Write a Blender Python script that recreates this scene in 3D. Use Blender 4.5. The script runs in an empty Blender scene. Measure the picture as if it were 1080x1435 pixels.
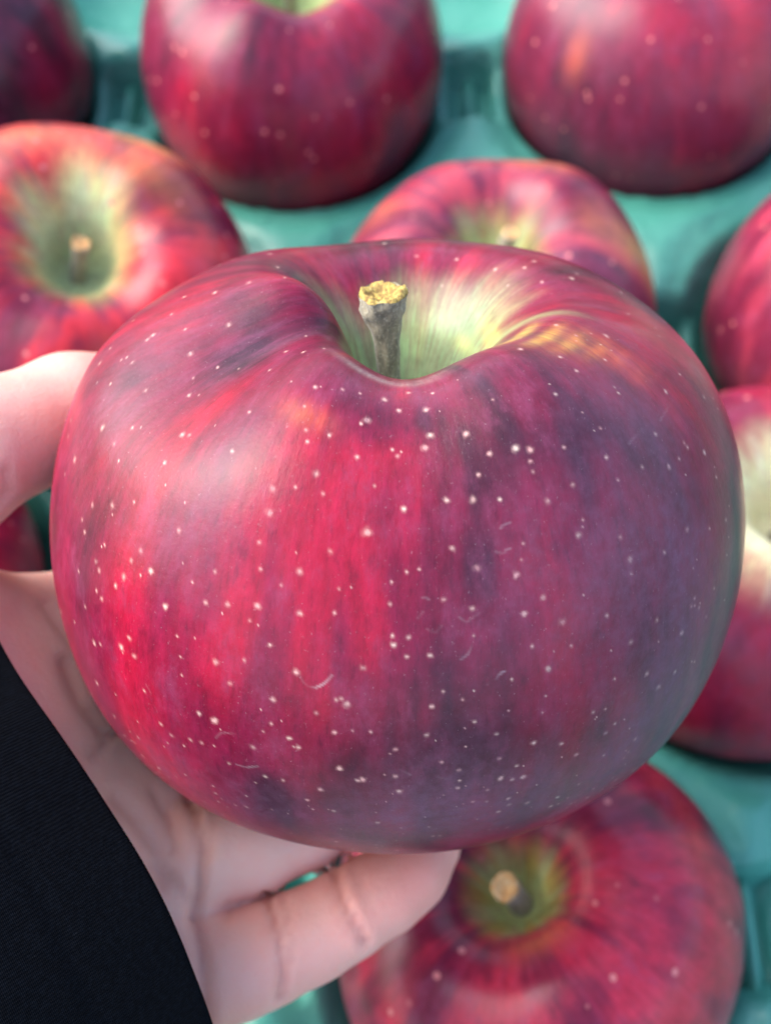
import bpy, math, json
import numpy as np
from mathutils import Vector, Matrix, Quaternion

# ------------------------------------------------------------------ camera, world, light
scene = bpy.context.scene
col = scene.collection
PITCH = math.radians(65)            # looking down into the tray
HC = 0.0085                         # height of the tray apples' centres over the tray's top face
CAM_H = HC + 0.215
FPX = 1500.0                        # focal length in pixels of the 1080 px wide photograph
cam_data = bpy.data.cameras.new('camera')
cam = bpy.data.objects.new('camera', cam_data)
col.objects.link(cam)
cam.location = (0, 0, CAM_H)
cam.rotation_euler = (math.pi / 2 - PITCH, 0, 0)
cam_data.sensor_fit = 'HORIZONTAL'
cam_data.sensor_width = 36
cam_data.lens = 50
cam_data.clip_start = 0.005
cam_data.clip_end = 200
cam_data.dof.use_dof = True
cam_data.dof.focus_distance = 0.106
cam_data.dof.aperture_fstop = 28.0
scene.camera = cam
CAM = Matrix.Translation((0, 0, CAM_H)) @ Matrix.Rotation(math.pi / 2 - PITCH, 4, 'X')

SUN_DIR = Vector((-0.70, 0.22, 0.68)).normalized()   # towards the light
elev = math.asin(SUN_DIR.z)
world = bpy.data.worlds.new('World')
scene.world = world
world.use_nodes = True
wn = world.node_tree.nodes
sky = wn.new('ShaderNodeTexSky')
sky.sky_type = 'NISHITA'
sky.sun_disc = False
sky.sun_elevation = elev
sky.sun_rotation = math.atan2(SUN_DIR.x, SUN_DIR.y)
sky.air_density = 1.0
sky.dust_density = 3.0
sky.ozone_density = 1.0
world.node_tree.links.new(sky.outputs[0], wn['Background'].inputs[0])
wn['Background'].inputs[1].default_value = 0.15
sun_data = bpy.data.lights.new('sun', 'SUN')
sun_data.energy = 1.3
sun_data.angle = math.radians(58)
sun_data.color = (1.0, 0.94, 0.90)
sun = bpy.data.objects.new('sun', sun_data)
sun.rotation_euler = SUN_DIR.to_track_quat('Z', 'Y').to_euler()
sun.location = SUN_DIR * 3
col.objects.link(sun)
scene.view_settings.view_transform = 'Standard'
scene.view_settings.look = 'None'
scene.view_settings.exposure = 1.72
scene.view_settings.gamma = 1.0
scene.cycles.max_bounces = 8
# ------------------------------------------------------------------ helpers
def hash3(i, j, k, seed):
    h = (i.astype(np.int64) * 374761393 + j.astype(np.int64) * 668265263 + k.astype(np.int64) * 2147483647 + seed * 974711) & 0xFFFFFFFF
    h = ((h ^ (h >> 13)) * 1274126177) & 0xFFFFFFFF
    h = ((h ^ (h >> 16)) * 2246822519) & 0xFFFFFFFF
    return ((h ^ (h >> 15)) & 0xFFFF) / 65535.0

def vnoise(x, y, z, seed=0):
    """smooth value noise, 0..1, vectorised"""
    x, y, z = np.broadcast_arrays(x, y, z)
    i, j, k = np.floor(x), np.floor(y), np.floor(z)
    u, v, w = x - i, y - j, z - k
    u, v, w = u*u*(3-2*u), v*v*(3-2*v), w*w*(3-2*w)
    i, j, k = i.astype(np.int64), j.astype(np.int64), k.astype(np.int64)
    def c(a, b, d): return hash3(i+a, j+b, k+d, seed)
    x00 = c(0,0,0)*(1-u) + c(1,0,0)*u; x10 = c(0,1,0)*(1-u) + c(1,1,0)*u
    x01 = c(0,0,1)*(1-u) + c(1,0,1)*u; x11 = c(0,1,1)*(1-u) + c(1,1,1)*u
    return (x00*(1-v) + x10*v)*(1-w) + (x01*(1-v) + x11*v)*w

def sstep(a, b, x):
    t = np.clip((x - a) / (b - a), 0, 1)
    return t*t*(3 - 2*t)

def lerp(a, b, t): return a*(1 - t) + b*t

def mixc(a, b, t): return a*(1 - t[..., None]) + np.asarray(b)*t[..., None]

def mesh_from(name, V, Fq, smooth=True):
    me = bpy.data.meshes.new(name)
    V = np.asarray(V, np.float32).reshape(-1, 3)
    Fq = np.asarray(Fq, np.int32)
    me.vertices.add(len(V)); me.vertices.foreach_set('co', V.ravel())
    n = Fq.shape[1]
    me.loops.add(Fq.size); me.loops.foreach_set('vertex_index', Fq.ravel())
    me.polygons.add(len(Fq)); me.polygons.foreach_set('loop_start', np.arange(0, Fq.size, n, dtype=np.int32))
    me.update(calc_edges=True)
    me.polygons.foreach_set('use_smooth', np.full(len(Fq), smooth))
    me.validate()
    return me

def color_attr(me, name, C):
    a = me.attributes.new(name, 'FLOAT_COLOR', 'POINT')
    C = np.asarray(C, np.float32).reshape(-1, C.shape[-1])
    if C.shape[1] == 3: C = np.c_[C, np.ones(len(C), np.float32)]
    a.data.foreach_set('color', np.ascontiguousarray(C, np.float32).ravel())

def float_attr(me, name, A):
    a = me.attributes.new(name, 'FLOAT', 'POINT')
    a.data.foreach_set('value', np.ascontiguousarray(A, np.float32).ravel())

def obj(name, me, mat, parent=None):
    o = bpy.data.objects.new(name, me)
    col.objects.link(o)
    if mat is not None:
        if len(me.materials) == 0: me.materials.append(mat)
    if parent is not None: o.parent = parent
    return o

def tag(o, label, cat, group=None, kind=None):
    if label: o['label'] = label
    if cat: o['category'] = cat
    if group: o['group'] = group
    if kind: o['kind'] = kind
    return o

def grid_faces(nr, nc, wrap=True):
    r = np.arange(nr - 1)[:, None]
    c = np.arange(nc if wrap else nc - 1)[None, :]
    c2 = (c + 1) % nc
    return np.stack([r*nc + c, (r+1)*nc + c, (r+1)*nc + c2, r*nc + c2], -1).reshape(-1, 4)

# ------------------------------------------------------------------ materials
class NT:
    def __init__(s, name):
        s.m = bpy.data.materials.new(name); s.m.use_nodes = True
        s.t = s.m.node_tree; s.p = s.t.nodes['Principled BSDF']
    def n(s, kind, **kw):
        nd = s.t.nodes.new(kind)
        for k, v in kw.items():
            if k in nd.bl_rna.properties: setattr(nd, k, v)
            else: nd.inputs[k].default_value = v
        return nd
    def l(s, a, b): s.t.links.new(a, b)
    def math(s, op, a, b=0.0):
        nd = s.n('ShaderNodeMath', operation=op)
        for i, v in enumerate((a, b)):
            if hasattr(v, 'links'): s.l(v, nd.inputs[i])
            else: nd.inputs[i].default_value = v
        return nd.outputs[0]
    def ramp(s, x, lo, hi, a=0.0, b=1.0):
        nd = s.n('ShaderNodeMapRange', interpolation_type='SMOOTHSTEP')
        s.l(x, nd.inputs['Value'])
        for k, v in (('From Min', lo), ('From Max', hi), ('To Min', a), ('To Max', b)): nd.inputs[k].default_value = v
        return nd.outputs[0]
    def mix(s, fac, a, b, blend='MIX'):
        nd = s.n('ShaderNodeMix', data_type='RGBA', blend_type=blend)
        for sock, v in ((nd.inputs[0], fac), (nd.inputs[6], a), (nd.inputs[7], b)):
            if hasattr(v, 'links'): s.l(v, sock)
            elif isinstance(v, (int, float)): sock.default_value = v
            else: sock.default_value = (*v, 1)
        return nd.outputs[2]
    def attr(s, name): return s.n('ShaderNodeAttribute', attribute_name=name)
    def coord(s, which='Object'): return s.n('ShaderNodeTexCoord').outputs[which]
    def mapping(s, vec, scale, loc=(0, 0, 0)):
        nd = s.n('ShaderNodeMapping'); s.l(vec, nd.inputs[0])
        nd.inputs['Scale'].default_value = scale; nd.inputs['Location'].default_value = loc
        return nd.outputs[0]
    def noise(s, vec, scale, detail=4, rough=0.55):
        nd = s.n('ShaderNodeTexNoise', Scale=scale, Detail=detail, Roughness=rough); s.l(vec, nd.inputs['Vector'])
        return nd.outputs[0]
    def bump(s, h, strength, dist, base=None):
        nd = s.n('ShaderNodeBump', Strength=strength, Distance=dist); s.l(h, nd.inputs['Height'])
        if base is not None: s.l(base, nd.inputs['Normal'])
        return nd.outputs[0]

def apple_skin_material(name, voronoi_spots):
    N = NT(name)
    pig = N.attr('pigment').outputs['Color']
    bloom = N.attr('bloom').outputs['Fac']  # wax bloom, plus the sheen painted on the held apple
    uv = N.coord('UV'); ob = N.coord('Object')
    fib = N.noise(N.mapping(uv, (150, 20, 1)), 1.0, 6, 0.7)          # fine fibres running from stem to calyx
    fib2 = N.noise(N.mapping(uv, (380, 70, 1)), 1.0, 3, 0.6)
    grain = N.noise(ob, 2600, 3, 0.7)
    c = N.mix(N.ramp(fib, 0.35, 0.75, 0.0, 0.5), pig, N.mix(1.0, pig, (1.5, 3.2, 2.4), 'MULTIPLY'))
    c = N.mix(N.ramp(fib2, 0.52, 0.25, 0.0, 0.6), c, N.mix(1.0, c, (0.55, 0.5, 0.6), 'MULTIPLY'))
    skin = N.math('SUBTRACT', 1.0, N.attr('cavity').outputs['Fac'])
    lil = N.noise(N.mapping(uv, (44, 15, 1)), 1.0, 7, 0.72)
    c = N.mix(N.math('MULTIPLY', skin, N.ramp(lil, 0.48, 0.72, 0.0, 0.42)), c, (0.235, 0.045, 0.105))
    c = N.mix(N.math('MULTIPLY', skin, N.ramp(lil, 0.48, 0.30, 0.0, 0.6)), c, N.mix(1.0, c, (0.45, 0.5, 0.6), 'MULTIPLY'))
    # powdery bloom of wax and painted-in sheen, patchy at fine scale
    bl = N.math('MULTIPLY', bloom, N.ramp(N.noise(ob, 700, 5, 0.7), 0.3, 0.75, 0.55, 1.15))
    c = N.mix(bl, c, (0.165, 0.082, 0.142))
    c = N.mix(N.ramp(grain, 0.62, 0.80, 0.0, 0.22), c, (0.55, 0.42, 0.45))
    if voronoi_spots:
        wob = N.n('ShaderNodeVectorMath', operation='ADD')
        oi = N.n('ShaderNodeObjectInfo')
        N.l(ob, wob.inputs[0]); N.l(oi.outputs['Random'], wob.inputs[1])
        v = N.n('ShaderNodeTexVoronoi', feature='F1', Scale=210.0); N.l(wob.outputs[0], v.inputs['Vector'])
        sp = N.ramp(v.outputs['Distance'], 0.16, 0.10)
        keep = N.ramp(N.n('ShaderNodeSeparateColor').outputs[0], 0, 1) if False else None
        sc = N.n('ShaderNodeSeparateColor'); N.l(v.outputs['Color'], sc.inputs[0])
        sp = N.math('MULTIPLY', sp, N.ramp(sc.outputs[0], 0.45, 0.7))
        c = N.mix(sp, c, (0.55, 0.16, 0.16))
    N.l(c, N.p.inputs['Base Color'])
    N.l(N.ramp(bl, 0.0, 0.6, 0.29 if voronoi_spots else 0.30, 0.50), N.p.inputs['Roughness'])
    N.p.inputs['Specular IOR Level'].default_value = 0.28
    N.p.inputs['Coat Weight'].default_value = 0.05
    N.p.inputs['Coat Roughness'].default_value = 0.22
    N.p.inputs['Sheen Weight'].default_value = 0.0
    N.p.inputs['Sheen Roughness'].default_value = 0.4
    N.p.inputs['Sheen Tint'].default_value = (0.8, 0.8, 1.0, 1)
    b = N.bump(N.noise(ob, 1600, 4, 0.7), 0.10, 0.0004)
    b = N.bump(fib, 0.10, 0.0004, b)
    N.l(b, N.p.inputs['Normal'])
    return N.m

def stem_material(name, base=(0.34, 0.31, 0.21), tint=(0.50, 0.49, 0.37)):
    N = NT(name); ob = N.coord()
    g = N.noise(N.mapping(ob, (1, 1, 0.25)), 1500, 5, 0.7)
    c = N.mix(N.ramp(g, 0.35, 0.7), tuple(0.5*x for x in base), base)
    c = N.mix(N.ramp(N.noise(ob, 3200, 3), 0.5, 0.75, 0, 0.8), c, tint)
    N.l(c, N.p.inputs['Base Color']); N.p.inputs['Roughness'].default_value = 0.8
    N.p.inputs['Sheen Weight'].default_value = 0.25
    N.l(N.bump(g, 0.6, 0.0005), N.p.inputs['Normal'])
    return N.m

def cut_material(name, lo, hi, pale):
    N = NT(name); ob = N.coord()
    g = N.noise(ob, 1400, 4, 0.7)
    c = N.mix(N.ramp(g, 0.36, 0.66), lo, hi)
    c = N.mix(N.ramp(N.noise(ob, 900, 2), 0.6, 0.75, 0, 0.7), c, pale)
    N.l(c, N.p.inputs['Base Color']); N.p.inputs['Roughness'].default_value = 0.7
    N.l(N.bump(g, 0.8, 0.0006), N.p.inputs['Normal'])
    return N.m

def skin_material():
    N = NT('hand_skin'); ob = N.coord()
    base = N.attr('pigment').outputs['Color']
    v = N.n('ShaderNodeTexVoronoi', feature='DISTANCE_TO_EDGE', Scale=1500.0); N.l(ob, v.inputs['Vector'])
    lines = N.ramp(v.outputs['Distance'], 0.0, 0.12)
    big = N.noise(ob, 130, 4, 0.6)
    c = N.mix(N.ramp(big, 0.35, 0.7, 0, 0.45), base, N.mix(1.0, base, (1.02, 0.80, 0.78), 'MULTIPLY'))
    c = N.mix(N.ramp(N.noise(ob, 900, 4, 0.7), 0.45, 0.75, 0, 0.3), c, N.mix(1.0, c, (1.05, 0.85, 0.82), 'MULTIPLY'))
    N.l(c, N.p.inputs['Base Color'])
    N.p.inputs['Roughness'].default_value = 0.48
    N.p.inputs['Specular IOR Level'].default_value = 0.4
    N.p.inputs['Subsurface Weight'].default_value = 0.35
    N.p.inputs['Subsurface Radius'].default_value = (1.0, 0.35, 0.2)
    N.p.inputs['Subsurface Scale'].default_value = 0.0035
    b = N.bump(lines, 0.18, 0.0003)
    b = N.bump(N.noise(ob, 500, 4, 0.6), 0.15, 0.0008, b)
    N.l(b, N.p.inputs['Normal'])
    return N.m

def sleeve_material():
    N = NT('black_knit_cloth'); ob = N.coord(); uv = N.coord('UV')
    w = N.n('ShaderNodeTexWave', wave_type='BANDS', bands_direction='X', Scale=1.0, Distortion=1.2, Detail=2.0)
    N.l(N.mapping(uv, (120, 120, 1)), w.inputs['Vector'])
    w2 = N.n('ShaderNodeTexWave', wave_type='BANDS', bands_direction='Y', Scale=1.0, Distortion=1.2, Detail=2.0)
    N.l(N.mapping(uv, (120, 120, 1)), w2.inputs['Vector'])
    h = N.math('ADD', w.outputs['Fac'], w2.outputs['Fac'])
    g = N.noise(ob, 1800, 4, 0.7)
    c = N.mix(N.ramp(g, 0.35, 0.75), (0.0012, 0.0018, 0.0032), (0.003, 0.0045, 0.0075))
    lint = N.noise(ob, 420, 6, 0.75)
    c = N.mix(N.ramp(lint, 0.66, 0.72, 0, 0.5), c, (0.02, 0.022, 0.026))
    N.l(c, N.p.inputs['Base Color']); N.p.inputs['Roughness'].default_value = 0.9
    N.p.inputs['Specular IOR Level'].default_value = 0.06
    N.p.inputs['Sheen Weight'].default_value = 0.0
    b = N.bump(h, 0.5, 0.0003)
    b = N.bump(N.noise(ob, 160, 3), 0.3, 0.002, b)
    N.l(b, N.p.inputs['Normal'])
    return N.m

def tray_material():
    N = NT('teal_moulded_plastic'); ob = N.coord()
    n1 = N.noise(ob, 45, 4, 0.6)
    c = N.mix(N.ramp(n1, 0.3, 0.7), (0.050, 0.255, 0.192), (0.076, 0.310, 0.242))
    c = N.mix(N.ramp(N.noise(ob, 700, 4, 0.7), 0.55, 0.8, 0, 0.4), c, (0.13, 0.42, 0.36))
    N.l(c, N.p.inputs['Base Color'])
    N.l(N.ramp(N.noise(ob, 90, 3), 0.3, 0.7, 0.34, 0.50), N.p.inputs['Roughness'])
    b = N.bump(N.noise(ob, 120, 4, 0.55), 0.35, 0.004)
    b = N.bump(N.noise(ob, 900, 3, 0.6), 0.15, 0.0005, b)
    N.l(b, N.p.inputs['Normal'])
    return N.m

def table_material():
    N = NT('weathered_board'); ob = N.coord()
    g = N.noise(N.mapping(ob, (2, 30, 1)), 6, 6, 0.65)
    N.l(N.mix(N.ramp(g, 0.3, 0.7), (0.20, 0.17, 0.14), (0.33, 0.29, 0.24)), N.p.inputs['Base Color'])
    N.p.inputs['Roughness'].default_value = 0.75
    N.l(N.bump(g, 0.3, 0.002), N.p.inputs['Normal'])
    return N.m

# ------------------------------------------------------------------ apples
PROF = np.array([(0,.40),(.05,.40),(.11,.44),(.17,.56),(.235,.70),(.33,.81),(.46,.865),(.62,.825),(.79,.69),(.93,.43),(1.0,.09),(.975,-.26),(.86,-.56),(.68,-.78),(.47,-.89),(.31,-.88),(.18,-.79),(.08,-.72),(0,-.71)])

def spline(P, n):
    d = np.r_[0, np.cumsum(np.sqrt(np.hypot(*np.diff(P, axis=0).T)))]
    m = np.gradient(P, d, axis=0)
    t = np.linspace(0, d[-1], n); k = np.clip(np.searchsorted(d, t, side='right') - 1, 0, len(d) - 2)
    h = (d[k+1] - d[k])[:, None]; u = (t - d[k])[:, None]/h
    return (2*u**3-3*u**2+1)*P[k] + (u**3-2*u**2+u)*h*m[k] + (-2*u**3+3*u**2)*P[k+1] + (u**3-u**2)*h*m[k+1]

def apple_surface(phi, ns, p, prof=PROF):
    """unit-radius apple, rows from the stem cavity to the calyx; phi = 0 faces local -y"""
    rz = spline(prof, ns); r = rz[:, 0][:, None]; z = rz[:, 1][:, None]
    f = phi[None, :]
    top = sstep(-.1, .7, z)*sstep(.12, .5, r); bot = sstep(.1, -.7, z)*sstep(.1, .5, r); mid = sstep(.3, .9, r)
    z = z*p.get('zs', 1)
    def har(pre, ks): return sum(p.get(pre+'c%d' % k, 0)*np.cos(k*f) + p.get(pre+'s%d' % k, 0)*np.sin(k*f) for k in ks)
    for a0, aw, r0, rw, dz in p.get('ridges', ()):      # single shoulders and grooves
        top = np.broadcast_to(top, (ns, len(phi)))
        zadd = dz*np.exp(-(((f - a0 + np.pi) % (2*np.pi) - np.pi)/aw)**2)*np.exp(-((r - r0)/rw)**2)*(z > .2)
        z = z + zadd
    for a0, aw, amt in p.get('pinch', ()):               # the hollow is narrower on this side
        wgt = np.exp(-(((f - a0 + np.pi) % (2*np.pi) - np.pi)/aw)**2)
        r = r*(1 - amt*wgt*sstep(.85, .30, r)*sstep(.06, .16, r))
    R = np.maximum(r, .004)*(1 + har('r', (1, 2, 3, 4))*mid)
    Z = z + top*har('t', (1, 2, 3, 4, 5, 6, 7)) - bot*har('b', (1, 2, 5))
    return np.stack([R*np.sin(f), -R*np.cos(f), Z + 0*f], -1)

CRIMSON = np.array((.290, .003, .021)); RED = np.array((.145, .003, .021)); DARK = np.array((.030, .003, .010))
CREAM = np.array((.46, .47, .25)); YELLOW = np.array((.62, .38, .07)); SPOT = np.array((.66, .33, .31))

def stripes(phi, s, seed):
    """long streaks along the meridians, -1..1"""
    cx, cy = np.sin(phi)[None, :], np.cos(phi)[None, :]
    s = s[:, None]
    t = 0
    for k, (fr, fs, a) in enumerate(((2.2, 3.5, .55), (5.5, 6.0, .55), (13, 13.0, .30), (32, 24, .16))):
        wob = .06*(vnoise(cx*4, cy*4, s*6, seed + 90) - .5)
        t = t + a*(vnoise((cx + wob)*fr + 50, (cy + wob)*fr + 50, s*fs, seed + k)*2 - 1)
    return t

def paint(V, phi, ns, seed, pr):
    """pigment and wax bloom of one apple's skin"""
    s = np.linspace(0, 1, ns)
    S = s[:, None]; PH = phi[None, :]
    st = stripes(phi, s, seed)
    mott = vnoise(V[..., 0]*7 + 40, V[..., 1]*7 + 40, V[..., 2]*4 + 40, seed + 50) + .6*vnoise(V[..., 0]*16 + 40, V[..., 1]*16 + 40, V[..., 2]*8 + 40, seed + 51) - .8
    tone = .05 + .85*st + .55*mott + pr.get('tone', 0)
    bloom = np.full_like(tone, pr.get('bloom', .12)) + .12*(vnoise(V[..., 0]*2.5 + 9, V[..., 1]*2.5 + 9, V[..., 2]*2.5 + 9, seed + 31) - .4)
    rad = np.hypot(V[..., 0], V[..., 1]).mean(1)[:, None]
    def blob(a, b, rx, ry):
        dphi = (PH - a + np.pi) % (2*np.pi) - np.pi
        k = int(round(b*(ns-1)))
        return np.exp(-((dphi*rad[k]*487/rx)**2 + ((S - b)*3.15*487/ry)**2)*.8)
    for a, b, rx, ry, v in pr.get('tone_at', ()):
        tone = tone + v*blob(a, b, rx, ry)*(.8 + .5*st)
    for a, b, rx, ry, v in pr.get('bloom_sheen_at', ()):  # wax patches together with painted highlights and reflections
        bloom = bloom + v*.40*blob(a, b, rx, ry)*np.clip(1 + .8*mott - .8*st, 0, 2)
    C = mixc(np.broadcast_to(DARK, V.shape), RED, sstep(-.75, .0, tone))
    C = mixc(C, pr.get('bright', CRIMSON), sstep(-.05, .75, tone))
    # ground colour of the stem cavity, running out in rays
    cx, cy = np.sin(phi)[None, :], np.cos(phi)[None, :]
    ray = .5*vnoise(cx*3.2 + 20, cy*3.2 + 20, S*0 + .5, seed + 7) + pr.get('mid', .16)*(vnoise(cx*9 + 20, cy*9 + 20, S*6, seed + 8) - .5) + .175 + pr.get('fine', .02)*(vnoise(cx*26 + 20, cy*26 + 20, S*12, seed + 9) - .5) + .075
    lim = pr.get('cavity', .165) + pr.get('ray', .12)*(ray - .45)
    for a, wd, dl in pr.get('rays', ()):
        dphi = (PH - a + np.pi) % (2*np.pi) - np.pi
        lim = lim + dl*np.exp(-(dphi/wd)**2)
    q = pr.get('soft', 2.2); g = sstep(.032*q, -.028*q, S - lim)
    warm = sstep(-.09, .0, S - lim)
    ground = mixc(np.broadcast_to(pr.get('cream', CREAM), V.shape), YELLOW, warm*pr.get('warm', .35)*sstep(.3, .6, vnoise(cx*6 + 20, cy*6 + 20, S*2, seed + 12)))
    C = mixc(C, ground, g*pr.get('gmax', .96))
    # yellow or orange blush between the streaks, grey painted sheen on the hollow's rim
    for a, b, rx, ry, v, c in pr.get('blush', ()):
        C = mixc(C, c, np.clip(v*blob(a, b, rx, ry)*(1 + .5*st), 0, 1))
    bloom = bloom*(1 - .8*g)
    # mottling
    m = vnoise(V[..., 0]*30 + 99, V[..., 1]*30 + 99, V[..., 2]*30 + 99, seed + 40)*.6 + vnoise(V[..., 0]*80 + 99, V[..., 1]*80 + 99, V[..., 2]*80 + 99, seed + 41)*.4
    C = C*(.8 + .4*m[..., None])
    return C, np.clip(bloom, 0, .95), g

def speckle(V, phi, ns, C, spots, seed):
    """pale lenticels (irregular, star-like flecks) set into the pigment"""
    rng = np.random.default_rng(seed)
    for a, b, size in spots:
        k = int(round(b*(ns-1))); j = int(np.argmin(np.abs((phi - a + np.pi) % (2*np.pi) - np.pi)))
        P = V[k, j]
        k0, k1 = max(0, k-22), min(ns, k+23)
        jj = np.arange(j-40, j+41) % len(phi)
        W = V[k0:k1][:, jj] - P
        d = np.sqrt((W**2).sum(-1))
        n = vnoise(V[k0:k1][:, jj][..., 0]*130, V[k0:k1][:, jj][..., 1]*130, V[k0:k1][:, jj][..., 2]*130, seed + 5)
        rr = .0042*(1.0 + .5*(size - 1) + .9*(rng.random() - .45))*(.65 + .75*n)
        core = sstep(1.25, .55, d/rr)
        halo = .35*sstep(2.2, .8, d/rr)
        t = np.clip(np.maximum(core, halo)*(.40 + .5*rng.random()), 0, 1)
        sub = C[k0:k1][:, jj]
        C[np.ix_(np.arange(k0, k1), jj)] = mixc(sub, SPOT, t)

def scuff(V, phi, ns, C, lines, seed):
    for pts, w in lines:
        Q = []
        for a, b in pts:
            k = int(round(b*(ns-1))); j = int(np.argmin(np.abs(phi - a))); Q.append((k, j, V[k, j]))
        ks = [q[0] for q in Q]; js = [q[1] for q in Q]
        k0, k1 = max(0, min(ks)-10), min(ns, max(ks)+11); j0, j1 = max(0, min(js)-14), min(len(phi), max(js)+15)
        W = V[k0:k1, j0:j1]; best = np.full(W.shape[:2], 9.)
        SM = resample([q[2] for q in Q], np.zeros(len(Q)), 4*len(Q))[0]
        for A, B in zip(SM[:-1], SM[1:]):
            ab = B - A; t = np.clip(((W - A)@ab)/(ab@ab + 1e-12), 0, 1)
            best = np.minimum(best, np.sqrt(((W - A - t[..., None]*ab)**2).sum(-1)))
        n = vnoise(W[..., 0]*28, W[..., 1]*28, W[..., 2]*28, seed)
        t = sstep(.0050, .0008, best)*w*(-.05 + .55*n)
        C[k0:k1, j0:j1] = mixc(C[k0:k1, j0:j1], (.62, .50, .56), np.clip(t, 0, 1))

def apple_mesh(name, p, phi, ns, seed, pr, R):
    V = apple_surface(phi, ns, p)
    C, bl, cav = paint(V, phi, ns, seed, pr)
    if 'spots' in pr: speckle(V, phi, ns, C, pr['spots'], seed)
    if 'scuffs' in pr: scuff(V, phi, ns, C, pr['scuffs'], seed)
    # slight unevenness of a real fruit
    bumpy = .006*(vnoise(V[..., 0]*2.2 + 7, V[..., 1]*2.2 + 7, V[..., 2]*2.2 + 7, seed + 60) - .5) + .0016*(vnoise(V[..., 0]*9 + 7, V[..., 1]*9 + 7, V[..., 2]*9 + 7, seed + 61) - .5)
    V2 = V*(1 + bumpy[..., None])
    nc = len(phi)
    me = mesh_from(name, V2*R, grid_faces(ns, nc))
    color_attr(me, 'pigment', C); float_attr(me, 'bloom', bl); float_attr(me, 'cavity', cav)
    uvl = me.uv_layers.new(name='UVMap')
    vi = np.empty(len(me.loops), np.int32); me.loops.foreach_get('vertex_index', vi)
    u = (vi % nc)/nc; v = (vi // nc)/(ns-1)
    # keep the seam face from spanning the whole map
    pol = u.reshape(-1, 4); seam = (pol.max(1) - pol.min(1)) > .5
    pol = np.where(seam[:, None] & (pol < .5), pol + 1, pol)
    ang = (np.r_[phi, phi[0] + 2*np.pi] + np.pi)/(2*np.pi)
    uu = np.interp(pol.ravel()*nc, np.arange(nc + 1), ang)
    uvl.data.foreach_set('uv', np.stack([uu, v], -1).astype(np.float32).ravel())
    return me, V2

def tube(path, radii, nseg=28, seed=0, rough=0.0, caps=True):
    """swept round bar; returns verts and quads (end caps as fans of quads to a centre ring)"""
    path = np.asarray(path, float); radii = np.asarray(radii, float)
    T = np.gradient(path, axis=0); T /= np.linalg.norm(T, axis=1)[:, None]
    ref = np.array((1., 0, 0)) if abs(T[0, 0]) < .8 else np.array((0, 1., 0))
    a = np.linspace(0, 2*np.pi, nseg, endpoint=False)
    rows = []
    for i in range(len(path)):
        X = ref - T[i]*(ref@T[i]); X /= np.linalg.norm(X); Y = np.cross(T[i], X)
        rr = radii[i]*(1 + rough*(vnoise(np.cos(a)*2.5 + 30, np.sin(a)*2.5 + 30, np.full(nseg, i*.22), seed) - .5)*2)
        rows.append(path[i] + rr[:, None]*(np.cos(a)[:, None]*X + np.sin(a)[:, None]*Y))
    return np.array(rows), X, Y

def resample(pts, vals, n):
    pts = np.asarray(pts, float); P = np.c_[pts, np.asarray(vals, float)]
    t = np.arange(len(P)); tt = np.linspace(0, len(P)-1, n)
    m = np.gradient(P, axis=0); k = np.clip(tt.astype(int), 0, len(P)-2); u = (tt - k)[:, None]
    Q = (2*u**3-3*u**2+1)*P[k] + (u**3-2*u**2+u)*m[k] + (-2*u**3+3*u**2)*P[k+1] + (u**3-u**2)*m[k+1]
    return Q[:, :-1], Q[:, -1]

def build_stem(root, path, radii, R, smat, cmat, seed, fine=True):
    n = 60 if fine else 26; seg = 40 if fine else 18
    pts, rad = resample(path, radii, n)
    rows, X, Y = tube(pts*R, rad*R, seg, seed, .14)
    st = obj('stem', mesh_from('stem', rows, grid_faces(n, seg)), smat, root)
    # the broken end: a ragged, slightly hollow disc of pale wood inside the bark
    tip = rows[-1]; c = tip.mean(0); ax = np.cross(X, Y)
    rings = []
    for q, dz in ((.97, -.0002), (.86, .00035), (.66, .0002), (.42, -.00035), (.2, -.0005), (.02, -.0004)):
        ring = c + (tip - c)*q
        jit = (vnoise(ring[:, 0]*2200 + 50, ring[:, 1]*2200 + 50, ring[:, 2]*2200 + 50, seed + 3) - .5)*.0011*(1 if q < .95 else .4)
        rings.append(ring + ax*(dz*R/.04 + jit*R/.04)[:, None])
    obj('cut_end', mesh_from('cut_end', np.array(rings), grid_faces(len(rings), seg)), cmat, st)
    return st, rows

SKIN_HELD = apple_skin_material('apple_skin', False)
SKIN_TRAY = apple_skin_material('tray_apple_skin', True)
STEM = stem_material('apple_stem')
CUT = cut_material('stem_cut_wood', (0.20, 0.12, 0.03), (0.60, 0.44, 0.11), (0.85, 0.72, 0.38))
CUT_PALE = cut_material('stem_cut_pale', (0.66, 0.28, 0.05), (0.80, 0.60, 0.32), (0.9, 0.8, 0.6))

# -- the apple in the hand
HP = dict(e=.57855, zs=.92642, tc4=-.00357, ts4=-.00356, tc6=-.00954, ts6=-.00467, tc7=-.00812, ts7=.00026, tc1=-.01002, ts1=.00174, tc2=-.01762, ts2=.00609,
          tc3=.00132, ts3=.00882, tc5=-.00777, ts5=-.00504, bc1=-.02535, bs1=-.00056, bc2=-.02382, bs2=.00012, rc1=-.02846, rs1=.0015, rc2=-.03876, rs2=-.00334,
          ridges=((-1.45, .45, .36, .16, .055), (-2.0, .3, .30, .12, .03), (1.62, .22, .52, .25, -.030), (1.15, .28, .42, .18, .022)), pinch=((-1.15, .7, .42),), rc3=-.0025, rs3=-.00649, rc4=.00209, rs4=.00376)
HR, HD = .04042, .13549
ce, se = math.cos(HP['e']), math.sin(HP['e'])
HELD_LOCAL = Matrix.Translation((.001368, -.003754, -HD)) @ Matrix(((1, 0, 0, 0), (0, se, ce, 0), (0, -ce, se, 0), (0, 0, 0, 1)))
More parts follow.
